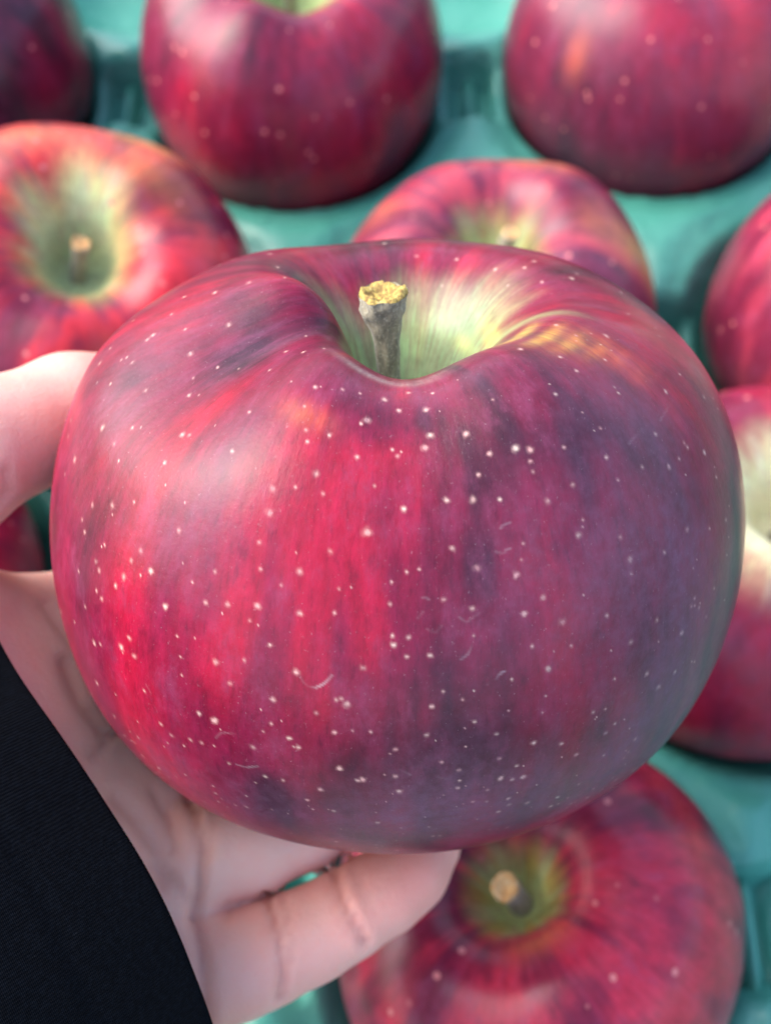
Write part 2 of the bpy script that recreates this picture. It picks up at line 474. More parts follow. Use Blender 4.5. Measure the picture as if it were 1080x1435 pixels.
HELD = CAM @ HELD_LOCAL

SPOTS=[[-0.099,0.3906,3],[-0.198,0.4063,1],[-0.175,0.4435,1],[-0.166,0.4278,1],[-0.382,0.4506,1],[-0.386,0.4278,1],[-0.462,0.4549,1],[-0.575,0.4464,1],[-0.655,0.4177,1],[-0.772,0.4378,1],[-0.812,0.4592,1],[-0.915,0.465,1],[-0.915,0.4464,1],[-0.853,0.4106,1],[-0.938,0.4206,1],[-1.019,0.4306,1],[-0.996,0.3948,1],[-1.055,0.3891,1],[-1.153,0.3906,1],[-1.207,0.4249,1],[-1.234,0.4406,1],[-0.575,0.3634,1],[-0.826,0.3605,1],[-0.794,0.3591,1],[-0.606,0.3348,1],[-0.812,0.2804,1],[-0.933,0.3104,1],[-1.185,0.3276,1],[-0.974,0.3405,1],[-0.938,0.3362,1],[-1.284,0.3748,1],[-1.14,0.3562,1],[-0.395,0.3791,1],[-0.328,0.3748,1],[-0.386,0.3948,1],[-0.274,0.362,1],[-0.085,0.3591,1],[-0.332,0.3434,1],[-0.26,0.3333,1],[-0.395,0.319,1],[-0.337,0.4721,1],[-0.485,0.4921,1],[-0.404,0.485,1],[-0.444,0.5036,1],[-0.583,0.5079,1],[-0.714,0.5336,1],[-0.745,0.5093,1],[-0.763,0.4978,1],[-0.794,0.5079,1],[-0.601,0.4836,1],[-0.588,0.495,1],[-0.265,0.485,1],[-0.094,0.475,1],[-0.162,0.4993,1],[-0.135,0.5022,1],[-0.328,0.5064,1],[0.054,0.412,1],[0.148,0.402,1],[0.117,0.432,1],[0.193,0.4406,1],[0.193,0.4578,1],[0.076,0.4664,1],[0.018,0.4664,1],[-0.027,0.4335,1],[0.108,0.4921,1],[0.215,0.4163,1],[0.35,0.412,1],[0.319,0.4278,1],[0.386,0.4464,1],[0.332,0.4535,1],[0.287,0.4921,1],[0.382,0.5093,1],[0.144,0.3705,1],[0.224,0.3748,1],[0.444,0.3934,1],[1.382,0.2561,1],[1.073,0.2618,1],[0.664,0.2704,1],[0.79,0.2947,1],[0.79,0.3119,1],[0.615,0.3248,1],[0.889,0.3405,1],[1.122,0.3591,1],[0.996,0.3133,1],[1.575,0.3405,1],[1.476,0.3405,1],[0.543,0.3648,1],[0.435,0.3562,1],[0.391,0.3519,1],[0.422,0.3648,1],[0.256,0.3591,1],[0.53,0.3891,1],[0.242,0.3262,1],[0.117,0.319,1],[0.09,0.329,1],[-0.009,0.3348,1],[-0.004,0.2918,1],[0.117,0.2933,1],[-0.395,0.3004,1],[0.162,0.2747,1],[0.794,0.3948,1],[0.911,0.402,1],[1.037,0.3977,1],[1.279,0.362,1],[2.298,0.236,1],[2.985,0.2403,1],[2.675,0.2403,1],[2.693,0.2046,1],[2.069,0.226,1],[2.145,0.2675,1],[-0.139,0.309,1],[0.911,0.4006,1],[1.127,0.4292,1],[1.117,0.4592,1],[1.01,0.4535,1],[0.898,0.4435,1],[0.79,0.4492,1],[0.664,0.4449,1],[0.66,0.4535,1],[0.642,0.4292,1],[0.902,0.4692,1],[0.566,0.4721,1],[0.736,0.4878,1],[0.92,0.495,1],[0.835,0.5064,1],[0.821,0.535,1],[0.754,0.5379,1],[0.7,0.5222,1],[0.588,0.515,1],[0.915,0.5393,1],[1.113,0.4092,1],[0.952,0.5093,1],[-0.494,0.535,1],[-0.489,0.5336,1],[-0.328,0.5064,1],[-0.355,0.5322,1],[-0.386,0.5465,1],[-0.26,0.5393,1],[-0.166,0.5236,1],[-0.121,0.5207,1],[-0.072,0.5207,1],[0.067,0.5236,1],[0.108,0.5465,1],[0.157,0.5551,1],[-0.04,0.5565,1],[-0.009,0.5579,1],[-0.094,0.5622,1],[-0.157,0.5536,1],[-0.009,0.535,1],[-0.31,0.5722,1],[-0.435,0.6009,1],[-0.462,0.568,1],[-0.673,0.5551,1],[-0.575,0.5579,1],[-0.539,0.5565,1],[-0.503,0.5551,1],[-0.211,0.5751,1],[-0.251,0.5894,1],[-0.063,0.598,1],[-0.179,0.5994,1],[0.121,0.5794,1],[-0.363,0.5722,1],[-0.018,0.4592,1],[-0.13,0.5007,1],[-0.148,0.4978,1],[0.193,0.5164,1],[0.251,0.5293,1],[0.44,0.5508,1],[0.355,0.5436,1],[0.108,0.5465,1],[0.26,0.5508,1],[0.274,0.5694,1],[0.337,0.5737,1],[0.494,0.5651,1],[0.512,0.5894,1],[0.157,0.5737,1],[0.287,0.6109,1],[0.372,0.6066,1],[0.314,0.6037,1],[0.202,0.5908,1],[0.579,0.5551,1],[0.606,0.5508,1],[0.696,0.5894,1],[0.547,0.6409,1],[0.516,0.4192,1],[0.435,0.465,1],[0.453,0.4821,1],[0.525,0.5336,1],[0.372,0.5207,1],[0.382,0.3076,1],[1.171,0.3004,1],[1.616,0.3176,1],[-0.072,0.2818,1],[-0.153,0.3419,1],[-0.278,0.4235,1],[-0.516,0.4363,1],[-0.651,0.4664,1],[-0.718,0.4478,1],[-0.965,0.4993,1],[-0.924,0.5222,1],[-0.534,0.5322,1],[-0.215,0.5107,1],[-0.265,0.4478,1],[-0.0,0.5737,1],[0.391,0.4921,1],[0.305,0.3805,1],[0.678,0.3805,1],[0.705,0.3605,1],[-1.548,0.3019,1],[-1.517,0.279,1],[-2.051,0.2461,1],[-1.49,0.3305,1],[-1.396,0.3434,1],[-0.911,0.2561,1],[-0.274,0.2904,1],[-1.248,0.3033,1],[-1.037,0.3748,1],[-0.808,0.3805,1],[-1.019,0.4506,1],[-1.014,0.4793,1]]
TONE=[[-0.036,0.382,60,130,0.95],[-0.215,0.4549,60,90,0.75],[-0.193,0.3834,60,90,0.3],[-0.426,0.4893,40,70,0.5],[-0.314,0.3534,50,60,0.45],[-0.893,0.3863,90,130,0.35],[-1.005,0.4564,40,160,0.0],[-0.395,0.4249,70,120,0.35],[-0.615,0.5122,70,80,-0.05],[0.076,0.4263,60,70,0.25],[-0.108,0.4878,60,60,0.3],[0.902,0.2475,60,30,0.6],[1.997,0.2103,60,30,0.5],[2.594,0.236,40,20,0.5],[3.119,0.2389,50,20,0.3],[-1.822,0.3019,60,20,0.2],[0.83,0.3147,60,40,0.4],[0.305,0.299,50,40,0.3],[1.041,0.3591,40,60,0.1],[-0.355,0.3162,40,30,0.4],[-0.157,0.4292,25,60,-0.5],[0.233,0.3448,28,70,-0.35],[0.26,0.4134,28,140,-0.35],[-0.395,0.5036,30,60,-0.5],[-0.736,0.3462,40,40,-0.25],[-1.167,0.2933,90,30,-0.7],[-0.0,0.3033,60,25,-0.5],[0.745,0.3677,60,50,-0.35],[0.13,0.3691,16,60,-0.5],[-0.547,0.4521,30,80,-0.35],[-0.171,0.3906,18,40,-0.4],[-0.646,0.4077,30,60,-0.1],[-0.292,0.5193,40,50,-0.3],[0.413,0.4764,120,150,-0.15],[0.525,0.3891,100,80,0.35],[0.48,0.319,60,50,0.3],[0.705,0.4449,90,200,-0.2],[0.265,0.5608,160,90,-0.45],[-0.215,0.5951,200,60,-0.5],[1.809,0.2761,40,20,-0.3],[-1.189,0.2532,30,40,-0.5],[0.965,0.4278,50,160,-0.3],[0.072,0.5064,60,70,-0.05],[0.036,0.4578,25,60,-0.25],[0.48,0.3548,40,60,-0.1],[-0.171,0.319,30,20,-0.3],[-1.257,0.3848,30,90,-0.4],[-1.346,0.3591,50,50,-0.2]]
BLOOM_SHEEN=[[0.583,0.485,130,160,0.65],[0.862,0.4678,80,220,0.7],[0.359,0.5823,200,80,0.75],[-0.179,0.6137,220,50,0.7],[1.212,0.3491,60,80,0.45],[0.31,0.4335,70,60,0.2],[-0.0,0.2718,90,30,0.45],[-1.346,0.2947,90,40,0.35],[-1.328,0.3705,60,60,0.4],[-0.561,0.412,60,110,0.35],[-1.302,0.3519,60,40,0.4],[0.767,0.3519,50,40,0.3],[2.433,0.1846,40,30,0.2],[-0.969,0.5594,40,80,0.3],[-0.696,0.608,60,60,0.4],[1.239,0.2861,60,30,0.3],[-2.464,0.2403,80,20,0.3]]  # wax bloom, with sheen and sky reflection painted in as lilac-grey patches
SCUFF=[[[[-0.2558,0.4864],[-0.2468,0.4907],[-0.2334,0.4936],[-0.2154,0.4936],[-0.1975,0.4907],[-0.184,0.4864],[-0.175,0.4836]],0.6],[[[0.2693,0.4106],[0.2783,0.412],[0.2917,0.4134],[0.3007,0.412],[0.3097,0.412]],1.0],[[[0.2917,0.3977],[0.3052,0.3963],[0.3231,0.3963]],0.35],[[[0.2244,0.4921],[0.2379,0.4893],[0.2468,0.4893],[0.2558,0.4864],[0.2693,0.485]],1.0],[[[0.1571,0.4449],[0.175,0.4478],[0.1885,0.4464],[0.2109,0.4449]],0.3],[[[0.0718,0.4492],[0.0898,0.4521],[0.0987,0.4506],[0.1077,0.4478]],0.3],[[[0.1571,0.4721],[0.175,0.4692],[0.1795,0.4664],[0.1885,0.4635]],0.35],[[[0.0449,0.4421],[0.0583,0.4378]],0.35],[[[0.0763,0.4306],[0.0673,0.4292],[0.0583,0.4292]],0.3],[[[-0.4937,0.5479],[-0.4712,0.5422],[-0.4308,0.5393]],0.3],[[[-0.0,0.5522],[0.0269,0.5565]],0.3],[[[0.1032,0.5608],[0.1302,0.5637],[0.1391,0.5608]],0.35],[[[-0.4443,0.5665],[-0.4129,0.5665],[-0.377,0.5637]],0.35],[[[0.2558,0.5193],[0.2783,0.5164],[0.2917,0.5222]],0.35],[[[-0.7046,0.5265],[-0.6912,0.5322]],0.3],[[[0.7854,0.3762],[0.8796,0.3705]],0.3],[[[1.113,0.3662],[0.9829,0.372]],0.3],[[[1.481,0.3691],[1.4227,0.3848]],0.3]]
BLUSH_SHEEN=[[2.0196,0.1531,26,12,0.7,[0.4,0.36,0.15]],[1.5843,0.1817,28,12,0.85,[0.5,0.36,0.1]],[0.9111,0.2375,28,11,0.9,[0.56,0.33,0.07]],[0.8976,0.2661,28,11,0.9,[0.58,0.27,0.05]],[0.947,0.2861,28,11,0.85,[0.58,0.19,0.04]],[1.0098,0.3033,28,11,0.7,[0.52,0.11,0.03]],[1.0592,0.319,26,12,0.6,[0.45,0.06,0.03]],[1.0771,0.3376,26,14,0.5,[0.4,0.04,0.03]],[-0.0494,0.2489,55,9,0.3,[0.4,0.33,0.31]],[0.184,0.2389,30,8,0.2,[0.4,0.33,0.31]],[-0.2424,0.2518,25,9,0.2,[0.36,0.28,0.28]],[-0.377,0.3248,30,14,0.45,[0.5,0.1,0.04]]]  # the grey entries paint a sheen on the hollow's front lip


# denser columns on the side that the photograph shows
base = np.linspace(-np.pi, np.pi, 1041)[:-1]
phi_h = base - .42*np.sin(base)
rngh = np.random.default_rng(5)
tiny = [(float(a), float(b), .25) for a, b in zip(rngh.uniform(-1.5, 1.5, 190), rngh.beta(2.2, 1.6, 190)*.5 + .2)]
tiny += [(float(a), float(b), .35) for a, b in zip(rngh.uniform(-1.2, 1.0, 120), rngh.uniform(.56, .72, 120))]
back = [(float(a) % (2*np.pi) - np.pi, float(b), 1) for a, b in zip(rngh.uniform(-1.6, 1.6, 130), rngh.uniform(.25, .8, 130))]
hp = dict(mid=.35, fine=.10, tone=-.02, bloom=.04, tone_at=TONE, bloom_sheen_at=BLOOM_SHEEN, scuffs=SCUFF, spots=SPOTS + tiny + back, cavity=.168, ray=.075, gmax=.97,
          rays=((1.75, .35, .02), (1.3, .13, .075), (2.3, .35, .03), (-2.6, .45, .0), (0, 1.0, -.01), (3.0, .2, .02)), cream=np.array((.20, .215, .125)), warm=.15, soft=1.6,
          blush=BLUSH_SHEEN)
NS_H = 800
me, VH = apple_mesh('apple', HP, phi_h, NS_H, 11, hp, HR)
held = obj('apple', me, SKIN_HELD)
held.matrix_world = HELD
tag(held, 'large dark red apple held up in the hand, pale speckles and a short stem', 'apple')
st, rows = build_stem(held, [(-.014, .0, .33), (-.016, .0, .42), (-.020, .0, .52), (-.026, -.004, .62), (-.032, -.008, .71), (-.038, -.010, .775), (-.042, -.012, .825)],
                      [.056, .040, .034, .034, .041, .061, .070], HR, STEM, CUT, 3)
# dry scales at the foot of the stem
def scale_mesh(n=7):
    vs = []
    for i in range(n):
        t = i/(n-1); w = .0011*math.sin(math.pi*(.12 + .88*t))*(1 - .3*t)
        for k, q in enumerate((-1, -.4, .4, 1)):
            vs.append((w*q, .0003*math.sin(t*3) - .0004*abs(q), t*.0034 + .0002*q))
    return mesh_from('dry_scale', vs, grid_faces(n, 4, False))
DRY = stem_material('dry_scale', (.09, .055, .03), (.2, .15, .1))
sm = scale_mesh()
for k, (x, y, z, rx, rz) in enumerate(((.045, -.03, .385, .7, -1.0), (.09, -.005, .40, 1.2, -1.4), (.012, -.06, .385, .9, .2), (.115, .03, .42, 1.0, -1.7), (-.07, -.02, .39, .6, 1.3))):
    o = obj('dry_scale', sm, DRY, held)
    o.location = (x*HR, y*HR, z*HR); o.rotation_euler = (rx, 0, rz)

# ------------------------------------------------------------------ apples lying in the tray
def cam_axes(): return CAM.to_3x3()
def tray_apple(x, y, dz, R, axis, spin, seed, pr, label, shape, stem=None):
    phi = np.linspace(-np.pi, np.pi, 261)[:-1]
    me, V = apple_mesh('apple', shape, phi, 150, seed, pr, R)
    o = obj('apple', me, SKIN_TRAY)
    centre = Vector((x, y, HC + dz))
    view = (Vector((0, 0, CAM_H)) - centre).normalized()           # axis is given as right / up / towards the photographer
    M = CAM.to_3x3(); right = M.col[0].copy(); up = view.cross(right).normalized(); right = up.cross(view)
    a = (right*axis[0] + up*axis[1] + view*axis[2]).normalized()
    # zero azimuth (local -y) turned towards the viewer
    fr = (view - a*view.dot(a)); 
    if fr.length < .05: fr = -up
    fr.normalize(); yl = -fr; xl = yl.cross(a)
    rot = Matrix((xl, yl, a)).transposed().to_4x4()
    o.matrix_world = Matrix.Translation(centre) @ rot @ Matrix.Rotation(spin, 4, 'Z')
    tag(o, label, 'apple', 'apples lying in the tray')
    sp = stem or ([(0, 0, .33), (.01, .01, .5), (.02, .02, .66), (.03, .03, .78)], [.06, .045, .05, .062])
    build_stem(o, sp[0], sp[1], R, STEM, CUT_PALE, seed + 2, False)
    return o

def shp(seed, **kw):
    r = np.random.default_rng(seed)
    p = dict(zs=.93)
    for k in ('tc1', 'ts1', 'tc2', 'ts2', 'tc3', 'ts3', 'tc5', 'ts5'): p[k] = float(r.normal(0, .011))
    for k in ('rc1', 'rs1', 'rc2', 'rs2', 'rc3', 'rs3'): p[k] = float(r.normal(0, .010))
    p['tc5'] += .012; p['bc5'] = .02
    p.update(kw); return p

OR = (.62, .16, .05); YE = (.70, .42, .12); PK = (.66, .20, .17); VI = np.array((.36, .02, .06))
ROW = {'A': .2335, 'B': .152, 'C': .085, 'D': .0142}
TRAY_APPLES = [
    # x, row, R, axis(right, up, towards viewer), spin, seed, pigment, label, shape, stem
    (-.1215, 'A', .0390, (-.10, .80, .55), .4, 21, dict(tone=-.35, bloom=.10, cavity=.15), 'very dark red apple cut off by the top left corner'),
    (-.0252, 'A', .0407, (.02, .69, .72), 1.9, 22, dict(tone=.05, bloom=.10, cavity=.17, ray=.08), 'deep red apple at the top edge whose pale stem hollow is just cut off'),
    (.0735, 'A', .0405, (.03, .80, .60), .0, 23, dict(tone=.05, bloom=.26, cavity=.15, blush=((-.55, .42, 30, 45, .9, (.60, .10, .05)), (.75, .42, 110, 140, .75, (.42, .012, .018)))), 'purplish red apple with a bluish bloom in the top right corner'),
    (-.0722, 'B', .0420, (-.01, .40, .91), .0, 24, dict(tone=.32, bloom=.08, cavity=.158, ray=.09, cream=np.array((.40, .39, .23)), bright=np.array((.50, .016, .026)), rays=((2.6, .5, .06), (-2.4, .4, .05), (3.1, .3, .08)), blush=((2.3, .30, 110, 60, .55, OR), (-2.8, .33, 130, 60, .45, OR), (2.6, .38, 90, 40, .5, YE), (.2, .36, 60, 80, .4, OR))), 'bright red apple looking up with a wide cream stem hollow, left above the thumb'),
    (.0250, 'B', .0382, (.06, .62, .77), .0, 25, dict(tone=.12, bloom=.22, cavity=.15, ray=.09, bright=np.array((.38, .020, .035)), blush=((1.75, .42, 70, 110, .8, (.75, .28, .06)), (2.8, .33, 80, 40, .6, OR), (-1.8, .36, 60, 60, .4, OR), (1.9, .3, 60, 60, .35, OR))), 'red apple with an orange flushed side and a stem, peeping over the held apple'),
    (.1155, 'B', .0368, (.35, .75, .55), 1.2, 26, dict(tone=.18, bloom=.16, cavity=.16, bright=np.array((.42, .025, .05))), 'pinkish red apple cut off by the right edge above the cream patched one'),
    (-.1125, 'C', .0385, (.05, .45, .88), .8, 27, dict(tone=.25, bloom=.0, cavity=.15), 'dark red apple sliver in the shade between thumb and palm'),
    (.0800, 'C', .0392, (.26, .50, .83), .0, 28, dict(tone=.12, bloom=.12, cavity=.215, ray=.10, cream=np.array((.70, .54, .38)), rays=((0, 1.4, .05),)), 'apple with a cream yellow patch at its hollow, right behind the held apple'),
    (.0275, 'D', .0375, (-.13, .27, .95), .0, 29, dict(tone=.12, bloom=.08, tone_at=((1.9, .42, 110, 130, .6), (1.2, .5, 70, 130, .4), (-.5, .3, 60, 90, .4)), cavity=.118, ray=.10, warm=.8, cream=np.array((.62, .56, .25)), bright=np.array((.42, .012, .035)), blush=((1.6, .40, 120, 50, .5, (.62, .04, .03)), (0, .2, 60, 30, .35, OR))), 'dark red streaked apple seen from above its stem at the bottom of the picture'),
]
STEMS = {24: ([(-.02, 0, .30), (.0, .03, .48), (.02, .07, .64)], [.05, .04, .05]),
         25: ([(0, 0, .33), (.03, .03, .55), (.07, .05, .74)], [.05, .04, .05]),
         29: ([(0, 0, .33), (-.01, -.01, .6), (-.03, -.01, .70)], [.06, .05, .070])}
DY = {23: .0045, 27: -.004}
placed = []
for (x, row, R, axis, spin, seed, pr, label) in TRAY_APPLES:
    y = ROW[row] + DY.get(seed, 0)
    placed.append((tray_apple(x, y, 0, R, axis, spin, seed, pr, label, shp(seed), STEMS.get(seed)), x, y))


# ------------------------------------------------------------------ the moulded tray and the board under it
rows_y = [.0142 + .0713*k for k in range(-1, 6)]
cups = []
for k, y in zip(range(-1, 6), rows_y):
    off = .0224 if k % 2 == 0 else -.0251
    for m in range(-2, 3):
        x = off + .095*m
        if abs(x) > .19: continue
        near = [(ax, ay) for _, ax, ay in placed if math.hypot(ax - x, ay - y) < .02]
        cups.append(near[0] if near else (x, y))
ribs = []
for a in cups:
    for b in cups:
        if b[0] > a[0] and abs(a[1] - b[1]) < .01 and b[0] - a[0] < .13: ribs.append(((a[0] + b[0])/2, (a[1] + b[1])/2))
def tray_height(x, y):
    d = np.full(np.shape(x), 9.)
    for cx, cy in cups: d = np.minimum(d, np.hypot(x - cx, y - cy))
    z = np.where(d < .0425, -.0262*(1 - (np.minimum(d, .0425)/.0425)**3.6), 0)
    z = z + .0030*sstep(.043, .052, d)
    for rx, ry in ribs:
        w = sstep(.0085, .0055, np.abs(x - rx))*sstep(.0135, .0095, np.abs(y - ry))
        z = z - .0120*w*sstep(.036, .041, d)
    z = z + .0012*(vnoise(x*38 + 50, y*38 + 50, x*0, 3) - .5)
    return z
gx = np.linspace(-.215, .215, 300); gy = np.linspace(-.095, .405, 350)
GX, GY = np.meshgrid(gx, gy)
GZ = tray_height(GX, GY)
edge = np.minimum(np.minimum(GX + .215, .215 - GX), np.minimum(GY + .095, .405 - GY))
GZ = GZ - .022*sstep(.008, 0, edge)
tme = mesh_from('fruit_tray', np.stack([GX, GY, GZ], -1), grid_faces(350, 300, False))
TEAL = tray_material()
tray = obj('fruit_tray', tme, TEAL)
sol = tray.modifiers.new('thickness', 'SOLIDIFY'); sol.thickness = .0009; sol.offset = -1
tag(tray, 'teal moulded plastic fruit tray with a hollow for each apple', 'tray')
def rib_mesh():
    # a rounded upright fin: half-round profile swept along y, tapering at the ends
    P = []; n = 11
    for i in range(n):
        t = i/(n-1)*2 - 1; h = .0088*(1 - .25*t**4); w = .0014*(1 - .3*t**4)
        for q in range(9):
            a = math.pi*q/8
            zz = math.sin(a); P.append((math.cos(a)*w*(1.6 - .6*zz), t*.0115, -.0125 + h*zz**.5))
    return mesh_from('rib', P, grid_faces(n, 9, False))
rm = rib_mesh()
for rx, ry in ribs:
    if not (-.13 < rx < .14 and -.02 < ry < .31): continue
    o = obj('rib', rm, TEAL, tray); o.location = (rx, ry, 0)
# let every apple settle into its hollow
for o, ax, ay in placed:
    co = np.empty(len(o.data.vertices)*3, np.float32); o.data.vertices.foreach_get('co', co)
    M = np.array(o.matrix_world); W = co.reshape(-1, 3)@M[:3, :3].T + M[:3, 3]
    W = W[W[:, 2] < HC - .012]
    gap = (W[:, 2] - tray_height(W[:, 0], W[:, 1])).min()
    o.location.z -= float(gap) + .0004
    print('settle', o['label'][:30], round(float(gap), 4))
bm_v = []
for z in (-.0285, -.0465):
    for sx, sy in ((-1, -1), (1, -1), (1, 1), (-1, 1)): bm_v.append((sx*.6, .15 + sy*.6, z))
board = obj('tabletop', mesh_from('tabletop', bm_v, [(0, 1, 2, 3), (7, 6, 5, 4), (0, 4, 5, 1), (1, 5, 6, 2), (2, 6, 7, 3), (3, 7, 4, 0)], False), table_material())
tag(board, 'plain board under the fruit tray', 'tabletop', kind='structure')


# ------------------------------------------------------------------ the hand that holds the apple (camera-frame metres: right, up, towards the camera)
def at(px, py, dep): return np.array(((px - 540)/FPX*dep, (717.5 - py)/FPX*dep, -dep))
def smin(a, b, k):
    h = np.clip(.5 + .5*(b - a)/k, 0, 1)
    return b + (a - b)*h - k*h*(1 - h)
def cone(P, a, b, ra, rb):
    ab = b - a; w = P - a
    t = np.clip((w@ab)/(ab@ab), 0, 1)
    return np.sqrt(((w - t[..., None]*ab)**2).sum(-1)) - (ra + (rb - ra)*t)
def chain(P, pts, k=.003):
    d = None
    for (a, ra), (b, rb) in zip(pts[:-1], pts[1:]):
        c = cone(P, a, b, ra, rb); d = c if d is None else smin(d, c, k)
    return d
mm = .001
THUMB = [(at(-60, 1120, .132), 13*mm), (at(-200, 900, .128), 12*mm), (at(-190, 760, .128), 9.6*mm), (at(-95, 668, .130), 9.0*mm), (at(-40, 630, .131), 8.1*mm), (at(30, 606, .135), 7.2*mm), (at(100, 580, .140), 7.6*mm), (at(180, 560, .147), 6.6*mm)]
LITTLE = [(at(215, 1375, .139), 7.2*mm), (at(300, 1360, .140), 6.6*mm), (at(345, 1348, .141), 6.5*mm), (at(392, 1330, .142), 5.9*mm), (at(440, 1308, .1435), 5.7*mm), (at(488, 1280, .145), 5.5*mm), (at(535, 1252, .147), 5.4*mm), (at(575, 1222, .149), 4.8*mm), (at(604, 1186, .151), 4.2*mm)]
RING = [(at(215, 1225, .143), 7.6*mm), (at(290, 1198, .144), 6.7*mm), (at(350, 1181, .146), 6.5*mm), (at(420, 1152, .149), 6.2*mm), (at(480, 1118, .152), 6.2*mm), (at(560, 1100, .156), 6.4*mm), (at(640, 1050, .160), 5.6*mm)]
MIDDLE = [(at(230, 1100, .152), 8*mm), (at(320, 1075, .160), 7.4*mm), (at(430, 1030, .170), 7.2*mm), (at(540, 980, .176), 7*mm), (at(640, 930, .178), 6*mm)]
INDEX = [(at(190, 930, .156), 8.4*mm), (at(300, 880, .168), 7.6*mm), (at(430, 820, .180), 7.2*mm), (at(560, 780, .184), 6.6*mm), (at(640, 760, .184), 5.8*mm)]
WRIST = at(-110, 1310, .137)
PALM = [[(WRIST, 15*mm), (at(60, 1250, .141), 14*mm), (at(210, 1345, .141), 8.5*mm)],
        [(WRIST, 15*mm), (at(60, 1200, .143), 14.5*mm), (at(205, 1235, .146), 9.5*mm)],
        [(WRIST, 15*mm), (at(60, 1120, .145), 14*mm), (at(205, 1110, .154), 10*mm)],
        [(WRIST, 15*mm), (at(20, 1040, .146), 13*mm), (at(150, 930, .155), 10.5*mm), (at(190, 930, .156), 9*mm)],
        [(WRIST, 15*mm), (at(-60, 1060, .134), 15.5*mm), (at(-120, 920, .133), 12.5*mm)],
        [(at(-120, 930, .134), 11*mm), (at(20, 915, .145), 9*mm), (at(150, 885, .153), 9*mm)],
        [(at(-330, 1420, .124), 15*mm), (WRIST, 15*mm)]]
def hand_sdf(P):
    palm = None
    for c in PALM:
        d = chain(P, c, .004); palm = d if palm is None else smin(palm, d, .0075)
    out = palm
    for pts, k in ((LITTLE, .0028), (RING, .0028), (MIDDLE, .004), (INDEX, .004), (THUMB, .006)):
        out = smin(out, smin(palm, chain(P, pts, .0022), k), .0003)
    return out
CREASES = [  # polylines on the skin (picture point, depth guess), width, depth of the fold
    ([(372, 1255), (384, 1290), (392, 1330), (396, 1370), (392, 1400)], .00055, .00065),
    ([(396, 1262), (404, 1300), (408, 1345)], .00045, .00035),
    ([(468, 1222), (478, 1258), (494, 1292), (512, 1322)], .00055, .00065),
    ([(268, 1120), (278, 1160), (282, 1200), (278, 1240), (270, 1285)], .0007, .0008),
    ([(275, 1290), (282, 1330), (286, 1380), (284, 1430)], .0008, .0006),
    ([(300, 1135), (296, 1165), (290, 1195)], .0006, .0004),
    ([(130, 1060), (150, 1035), (170, 1022)], .0007, .0004),
    ([(200, 1040), (225, 1075), (250, 1100), (275, 1125)], .0008, .0004),
    ([(262, 1262), (240, 1230), (215, 1215)], .0007, .0004),
    ([(215, 1110), (235, 1150), (245, 1195)], .0006, .00035), ([(160, 1120), (190, 1150), (215, 1190), (228, 1240)], .0009, .0005),
    ([(318, 1262), (322, 1290)], .0004, .0002), ([(455, 1240), (470, 1280), (486, 1310)], .0004, .0002), ([(500, 1225), (520, 1280)], .0004, .0002),
    ([(90, 930), (110, 980), (140, 1020)], .0008, .0003), ([(60, 850), (100, 900)], .0006, .00025),
    ([(-2, 700), (10, 690), (8, 660)], .0006, .0004)]
def surface_nets(f, lo, hi, h):
    n = np.ceil((hi - lo)/h).astype(int) + 1
    ax = [lo[i] + h*np.arange(n[i]) for i in range(3)]
    D = np.empty(n, np.float32)
    for i in range(n[0]):
        Y, Z = np.meshgrid(ax[1], ax[2], indexing='ij')
        D[i] = f(np.stack([np.full_like(Y, ax[0][i]), Y, Z], -1))
    m = n - 1
    acc = np.zeros((*m, 3), np.float32); cnt = np.zeros(m, np.float32)
    I = np.arange
    for a in range(3):
        b, c = (a+1) % 3, (a+2) % 3
        for ob in (0, 1):
            for oc in (0, 1):
                s0 = [None]*3; s0[a] = slice(0, m[a]); s0[b] = slice(ob, ob+m[b]); s0[c] = slice(oc, oc+m[c])
                s1 = list(s0); s1[a] = slice(1, m[a]+1)
                d0, d1 = D[tuple(s0)], D[tuple(s1)]
                x = (d0 < 0) != (d1 < 0)
                t = np.where(x, d0/np.where(x, d0 - d1, 1), 0)
                acc[..., a] += t; acc[..., b] += x*ob; acc[..., c] += x*oc; cnt += x
    act = cnt > 0; idx = -np.ones(m, np.int64); idx[act] = np.arange(act.sum())
    cell = np.argwhere(act)
    V = lo + h*(cell + acc[act]/cnt[act][:, None])
    Q = []
    for a in range(3):
        b, c = (a+1) % 3, (a+2) % 3
        s0 = [None]*3; s0[a] = slice(0, m[a]); s0[b] = slice(1, m[b]); s0[c] = slice(1, m[c])
        s1 = list(s0); s1[a] = slice(1, m[a]+1)
        d0, d1 = D[tuple(s0)], D[tuple(s1)]
        for flip, mask in ((False, (d0 < 0) & (d1 >= 0)), (True, (d0 >= 0) & (d1 < 0))):
            e = np.argwhere(mask)
            q = []
            for ob, oc in ((0, 0), (1, 0), (1, 1), (0, 1)):
                k = e.copy(); k[:, b] += ob; k[:, c] += oc
                q.append(idx[k[:, 0], k[:, 1], k[:, 2]])
            q = np.stack(q, -1)
            Q.append(q[:, ::-1] if flip else q)
    return V, np.concatenate(Q)
allp = np.array([p for c in PALM + [THUMB, LITTLE, RING, MIDDLE, INDEX] for p, r in c])
lo = allp.min(0) - .022; hi = allp.max(0) + .022
HV, HQ = surface_nets(hand_sdf, lo, hi, .00085)
def grad(P, e=.0003):
    g = np.stack([hand_sdf(P + np.eye(3)[i]*e) - hand_sdf(P - np.eye(3)[i]*e) for i in range(3)], -1)
    return g/(np.linalg.norm(g, axis=-1, keepdims=True) + 1e-9)
for _ in range(2): HV = HV - grad(HV)*hand_sdf(HV)[:, None]
HN = grad(HV, .0006)
